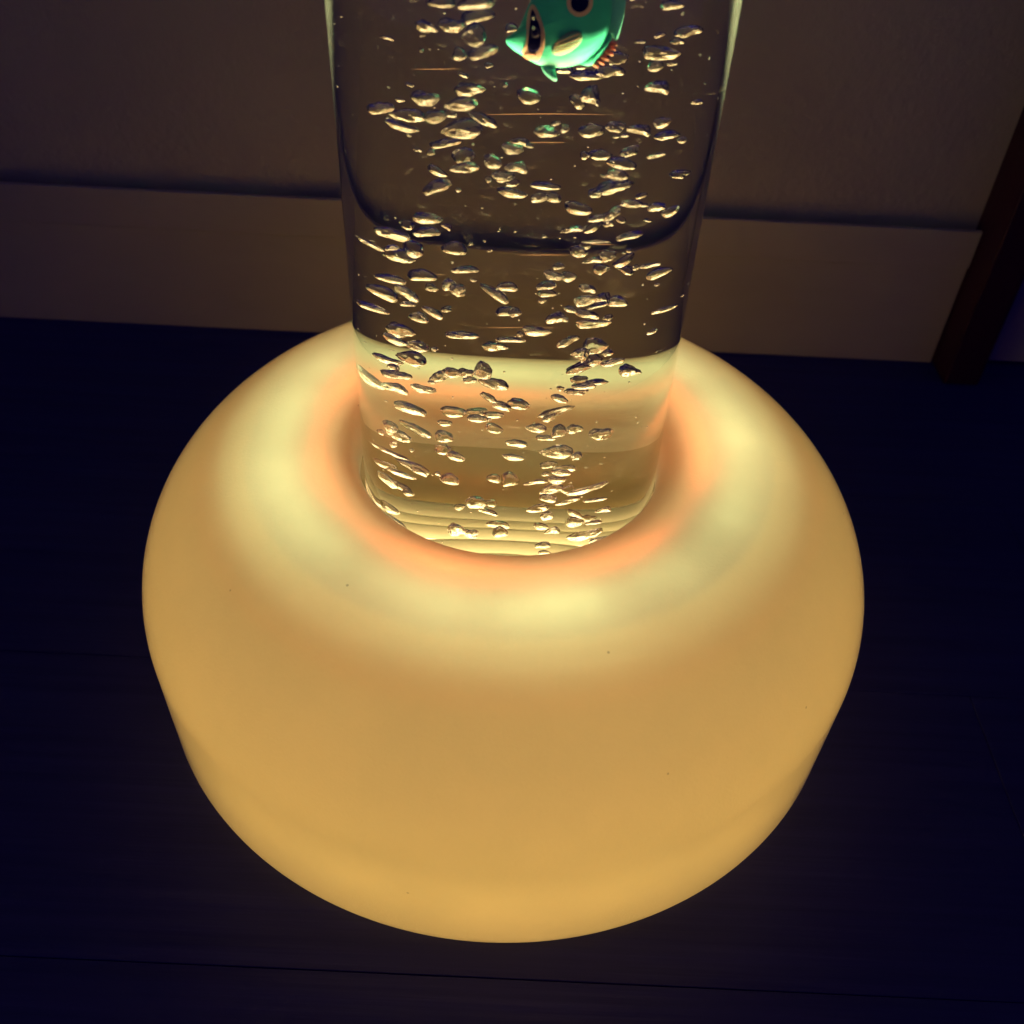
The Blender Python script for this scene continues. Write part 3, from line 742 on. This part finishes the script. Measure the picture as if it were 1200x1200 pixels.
(629,589,21,10,4,7.11,-13.47,98.63,2.23,1.56,1.78,-0.865,-0.497,0.017,-0.058),
(602,532,24,8,-6,0.7,-26.29,124.97,2.59,1.09,2.07,-0.859,-0.511,-0.021,0.033),
(628,554,25,6,8,5.85,7.5,98.97,2.37,0.96,1.9,0.854,0.503,-0.056,0.119),
(688,567,42,8,18,19.24,-13.49,106.01,4.89,1.17,3.91,0.847,0.503,-0.044,0.165),
(696,578,24,5,6,20.8,-8.51,98.72,2.65,0.8,2.12,0.864,0.5,0.044,0.033),
(664,579,23,6,14,13.7,-5.48,97.36,2.44,0.96,1.95,0.852,0.498,-0.053,0.154),
(671,590,21,6,-26,14.11,8.01,85.1,2.34,0.95,1.87,-0.805,-0.445,-0.223,0.321),
(706,590,16,7,6,23.21,-8.8,94.16,1.9,1.14,1.52,-0.866,-0.495,-0.067,-0.017),
(686,595,15,7,-4,16.88,9.1,82.23,1.43,1.17,1.17,-0.862,-0.485,-0.109,0.094),
(672,603,21,11,-8,16.12,-8.26,89.89,2.28,1.75,1.82,-0.862,-0.483,-0.108,0.111),
(694,603,16,5,4,20.31,-5.55,87.5,1.78,0.9,1.42,-0.868,-0.492,-0.062,-0.005),
(633,608,16,8,-10,8.0,-8.88,88.83,1.73,1.29,1.39,-0.863,-0.487,-0.081,0.107),
(648,617,16,9,6,12.41,-29.65,97.72,1.95,1.39,1.56,0.869,0.491,-0.004,0.06),
(684,618,35,10,14,19.06,-9.78,84.57,4.0,1.72,3.2,-0.862,-0.492,0.011,-0.122),
(702,627,24,9,14,24.69,-17.57,85.09,3.23,1.5,2.58,-0.867,-0.489,-0.032,-0.087),
(636,635,16,9,0,10.06,-30.8,92.05,1.95,1.39,1.56,-0.873,-0.486,-0.022,-0.004),
(638,641,14,6,0,10.17,-23.56,84.98,1.66,0.95,1.33,0.874,0.485,0.024,0.002),
(574,486,6,4,14.783711769983064,-5.27,-11.32,131.08,0.65,0.54,0.54,-0.832,-0.507,0.125,-0.187),
(745,312,8,6,-18.20610069442594,23.78,2.07,175.66,0.69,0.77,0.77,-0.803,-0.537,-0.185,0.182),
(450,500,8,6,22.947366408522015,-28.99,0.6,113.86,1.1,0.89,0.89,0.787,0.416,-0.311,0.334),
(676,530,12,10,8.410522787120719,16.08,-15.79,120.25,1.25,1.49,1.49,-0.854,-0.513,0.011,-0.083),
(528,135,15,13,-15.663206077923073,-14.9,-8.53,218.42,1.24,1.25,1.25,0.79,0.602,0.053,-0.099),
(492,549,17,7,-26.14571983226999,-23.34,-21.86,112.98,2.18,1.09,1.75,-0.848,-0.506,-0.026,0.154),
(506,335,12,9,-22.230843789798527,-18.55,-5.86,170.29,1.19,1.03,1.03,-0.814,-0.555,-0.067,0.157),
(514,550,6,5,-9.119760087483321,-17.82,-18.41,112.06,0.71,0.75,0.75,0.862,0.505,-0.031,-0.024),
(459,290,16,7,3.8510886692622464,-28.16,-12.98,183.02,1.71,0.81,1.36,0.818,0.555,-0.128,0.077),
(705,314,17,13,24.442626630838085,16.77,2.33,175.33,1.55,1.51,1.51,0.788,0.55,-0.135,0.243),
(511,406,7,6,20.336612127963136,-17.81,-8.04,151.94,0.72,0.74,0.74,-0.805,-0.506,0.193,-0.242),
(664,565,12,8,28.75792275743379,13.6,-6.44,102.84,1.4,1.23,1.23,-0.812,-0.485,0.138,-0.293),
(756,241,8,4,13.49200750337583,24.1,3.23,193.07,0.66,0.51,0.53,0.8,0.583,-0.039,0.135),
(656,449,8,5,7.60853176343096,9.82,7.71,134.35,0.77,0.76,0.76,0.84,0.531,-0.044,0.103),
(621,173,9,5,-18.67203311483906,0.93,-12.79,213.06,0.74,0.5,0.59,0.792,0.589,0.097,-0.128),
(713,262,13,9,1.3983817445520366,18.02,-8.35,192.13,1.12,0.98,0.98,-0.815,-0.578,-0.015,-0.026),
(494,45,6,5,-9.759331158409452,-20.35,-7.78,235.36,0.5,0.5,0.5,0.78,0.623,0.007,-0.051),
(463,427,12,9,-28.34614942395087,-26.71,-3.16,141.01,1.36,1.23,1.23,-0.827,-0.536,-0.021,0.169),
(538,68,16,14,-28.204134173465903,-13.35,-10.46,232.38,1.36,1.28,1.28,0.763,0.605,0.13,-0.188),
(737,293,7,5,-18.71520639610545,21.39,9.69,177.95,0.57,0.56,0.56,0.798,0.542,0.183,-0.191),
(521,518,16,12,29.928347904377567,-14.92,-0.53,113.43,1.86,1.66,1.66,0.777,0.448,-0.252,0.363),
(480,104,10,5,-22.36479764951157,-21.89,6.84,219.85,0.78,0.45,0.62,0.775,0.606,0.081,-0.161),
(524,266,11,6,-25.577694171247472,-14.7,9.02,183.03,0.99,0.68,0.79,0.793,0.564,0.115,-0.201),
(636,351,10,5,29.069011051182983,5.51,-20.52,174.71,1.02,0.61,0.81,0.787,0.529,-0.17,0.267),
(482,569,11,8,-6.6936587776169745,-23.07,-3.24,94.36,1.25,1.22,1.22,0.864,0.491,-0.103,0.041),
(478,262,14,12,17.958520857321773,-22.05,9.82,182.31,1.23,1.37,1.37,-0.783,-0.534,0.215,-0.233),
(524,360,12,7,8.128103668581687,-14.62,4.94,159.76,1.04,0.91,0.91,-0.823,-0.54,0.117,-0.132),
(800,165,9,8,-2.2464147263701264,32.78,-15.0,215.4,1.0,0.87,0.87,-0.798,-0.594,-0.098,0.002),
(662,153,9,8,25.306189466175738,7.99,-26.22,221.31,0.83,0.77,0.77,0.771,0.584,-0.146,0.207),
(640,549,9,5,2.676026910968446,8.67,-12.32,112.07,0.91,0.71,0.73,0.861,0.508,-0.005,0.041),
(507,445,9,4,-5.733996940568321,-19.87,-25.14,148.29,1.01,0.54,0.81,0.847,0.53,-0.044,0.0),
(505,180,10,8,11.35908870514374,-19.33,-18.82,211.7,0.96,0.78,0.78,0.795,0.583,-0.118,0.116),
(668,362,14,8,-17.516877269502512,12.21,-27.54,175.03,1.45,0.89,1.16,0.822,0.543,0.11,-0.135),
(728,259,10,7,-22.49722394073123,20.05,-1.32,190.55,0.9,0.76,0.76,-0.792,-0.552,-0.177,0.193),
(542,583,13,6,22.707699285138396,-10.52,2.49,89.35,1.45,0.99,1.16,-0.806,-0.452,0.209,-0.319),
(686,185,10,10,-1.1113486739398866,11.56,6.95,205.04,0.85,1.06,1.06,0.803,0.595,0.009,0.011),
(708,207,7,4,-21.200768782495793,16.82,-23.08,209.48,0.69,0.38,0.55,-0.793,-0.575,-0.135,0.148),
(768,80,16,14,8.78321987090387,25.0,-20.51,234.15,1.43,1.27,1.27,-0.781,-0.619,0.016,-0.081),
(463,516,9,6,16.610860816126767,-29.02,-13.38,117.1,1.23,0.96,0.99,-0.827,-0.461,0.229,-0.225),
(543,93,13,6,-26.66550400494825,-12.0,9.24,222.55,1.06,0.56,0.84,0.765,0.599,0.135,-0.195),
(686,287,13,11,-9.100880689062162,13.85,-13.59,188.06,1.16,1.2,1.2,-0.818,-0.568,-0.068,0.065),
(651,147,12,6,12.82151269542996,5.78,-10.74,218.0,1.03,0.55,0.82,-0.788,-0.597,0.088,-0.126),
(712,369,9,8,-23.62770671841194,18.14,11.37,156.57,0.83,1.07,1.07,0.795,0.514,0.205,-0.248),
(601,217,15,9,6.356336622251689,-2.11,4.04,197.86,1.24,0.94,0.99,-0.805,-0.583,0.065,-0.086),
(484,523,6,4,22.559020814162075,-24.81,-18.82,119.46,0.78,0.58,0.62,-0.816,-0.461,0.225,-0.266),
(523,491,16,7,-0.7657026828213063,-15.48,-11.6,128.38,1.69,1.04,1.35,0.852,0.517,-0.066,0.049),
(460,496,16,13,5.405486597569897,-28.8,-8.79,121.34,2.11,1.96,1.96,0.842,0.486,-0.186,0.143),
(640,599,13,10,21.166955599550413,10.07,-22.61,100.33,1.6,1.59,1.59,0.841,0.485,-0.102,0.219),
(655,312,12,9,14.072214694972914,8.49,-17.72,183.47,1.17,1.01,1.01,-0.812,-0.559,0.084,-0.142),
(463,587,16,13,9.465017311595759,-25.41,5.34,80.28,1.91,2.3,2.3,-0.823,-0.424,0.261,-0.274),
(480,160,6,3,-14.306905179428341,-24.57,-25.46,217.24,0.59,0.27,0.48,0.797,0.599,0.008,-0.074),
(610,389,8,7,5.153997663464608,0.87,-8.0,158.89,0.74,0.84,0.84,0.834,0.544,-0.049,0.078),
]
ORD = ['topmost', 'second', 'third', 'fourth', 'fifth', 'sixth', 'seventh', 'eighth', 'ninth', 'tenth', 'eleventh', 'twelfth', 'thirteenth', 'fourteenth',
       'fifteenth', 'sixteenth', 'seventeenth', 'eighteenth', 'nineteenth', 'twentieth']
def zone(px, py):
    cx = 624 - (py * 24.5 / 565); hw = 244 - py * 0.130
    u = (px - cx) / hw
    c = 'left edge' if u < -0.62 else 'left half' if u < -0.12 else 'middle' if u < 0.22 else 'right half' if u < 0.62 else 'right edge'
    rows = ((112, 'level with the fish'), (205, 'below the fish'), (285, 'at the ledge reflection'), (372, 'above the glowing band'), (468, 'over the glowing band'),
            (548, 'below the glowing band'), (596, 'near the tube bottom'), (9999, 'at the tube bottom'))
    for lim, t in rows:
        if py < lim: return c, t
def word(w, h, t):
    s = 'tiny' if w < 14 else 'small' if w < 21 else 'medium' if w < 29 else 'large'
    r = h / w
    f = 'round' if r > 0.75 else 'oval' if r > 0.48 else 'flat' if r > 0.34 else 'thin'
    d = '' if abs(t) < 9 else ' rising rightward' if t > 0 else ' tilting down rightward'
    return s + ' ' + f + d
cells = {}
for i, b in enumerate(BUB): cells.setdefault((word(*b[2:5]),) + zone(b[0], b[1]), []).append(i)
for key, ids in cells.items():
    ids.sort(key=lambda i: BUB[i][1])
    for n, i in enumerate(ids):
        b = BUB[i]
        o = bpy.data.objects.new('air_bubble', variants[(i * 11 + i // 7) % len(variants)])
        COL.objects.link(o)
        o.location = (b[5] / 1000, b[6] / 1000, b[7] / 1000)
        o.scale = (b[8] / 940, b[9] / 920, b[10] / 1000)
        o.rotation_mode = 'QUATERNION'; o.rotation_quaternion = Quaternion(b[11:15])
        wd, c, zt = key
        lab = wd.split(' ', 2)
        head = lab[0] + ' ' + lab[1] + ' air bubble' + (' ' + lab[2] if len(lab) > 2 else '')
        if len(ids) > 1: head += ', ' + ORD[n] + (' down' if n else '')
        tag(o, head + ', ' + c + ' ' + zt, 'air bubble', 'air bubbles rising in the tube')

# fine specks of air too small to count
bm = bmesh.new(); rs = random.Random(21)
for k in range(420):
    while True:
        r, a, z = 0.0455 * math.sqrt(rs.random()), rs.uniform(0, 2 * math.pi), rs.uniform(0.08, 0.34)
        if True: break
    if rs.random() < 0.5: r = rs.uniform(0.0440, 0.0462)
    g = bmesh.ops.create_icosphere(bm, subdivisions=2, radius=rs.choice((0.00013, 0.00018, 0.00024, 0.0003)))
    P = Vector((r * math.cos(a), r * math.sin(a), z))
    for q in g['verts']: q.co += P
me = bpy.data.meshes.new('air_specks'); bm.to_mesh(me); bm.free()
tag(link('air_specks', me, AIR), 'fine specks of air scattered through the water', 'air specks', kind='stuff')
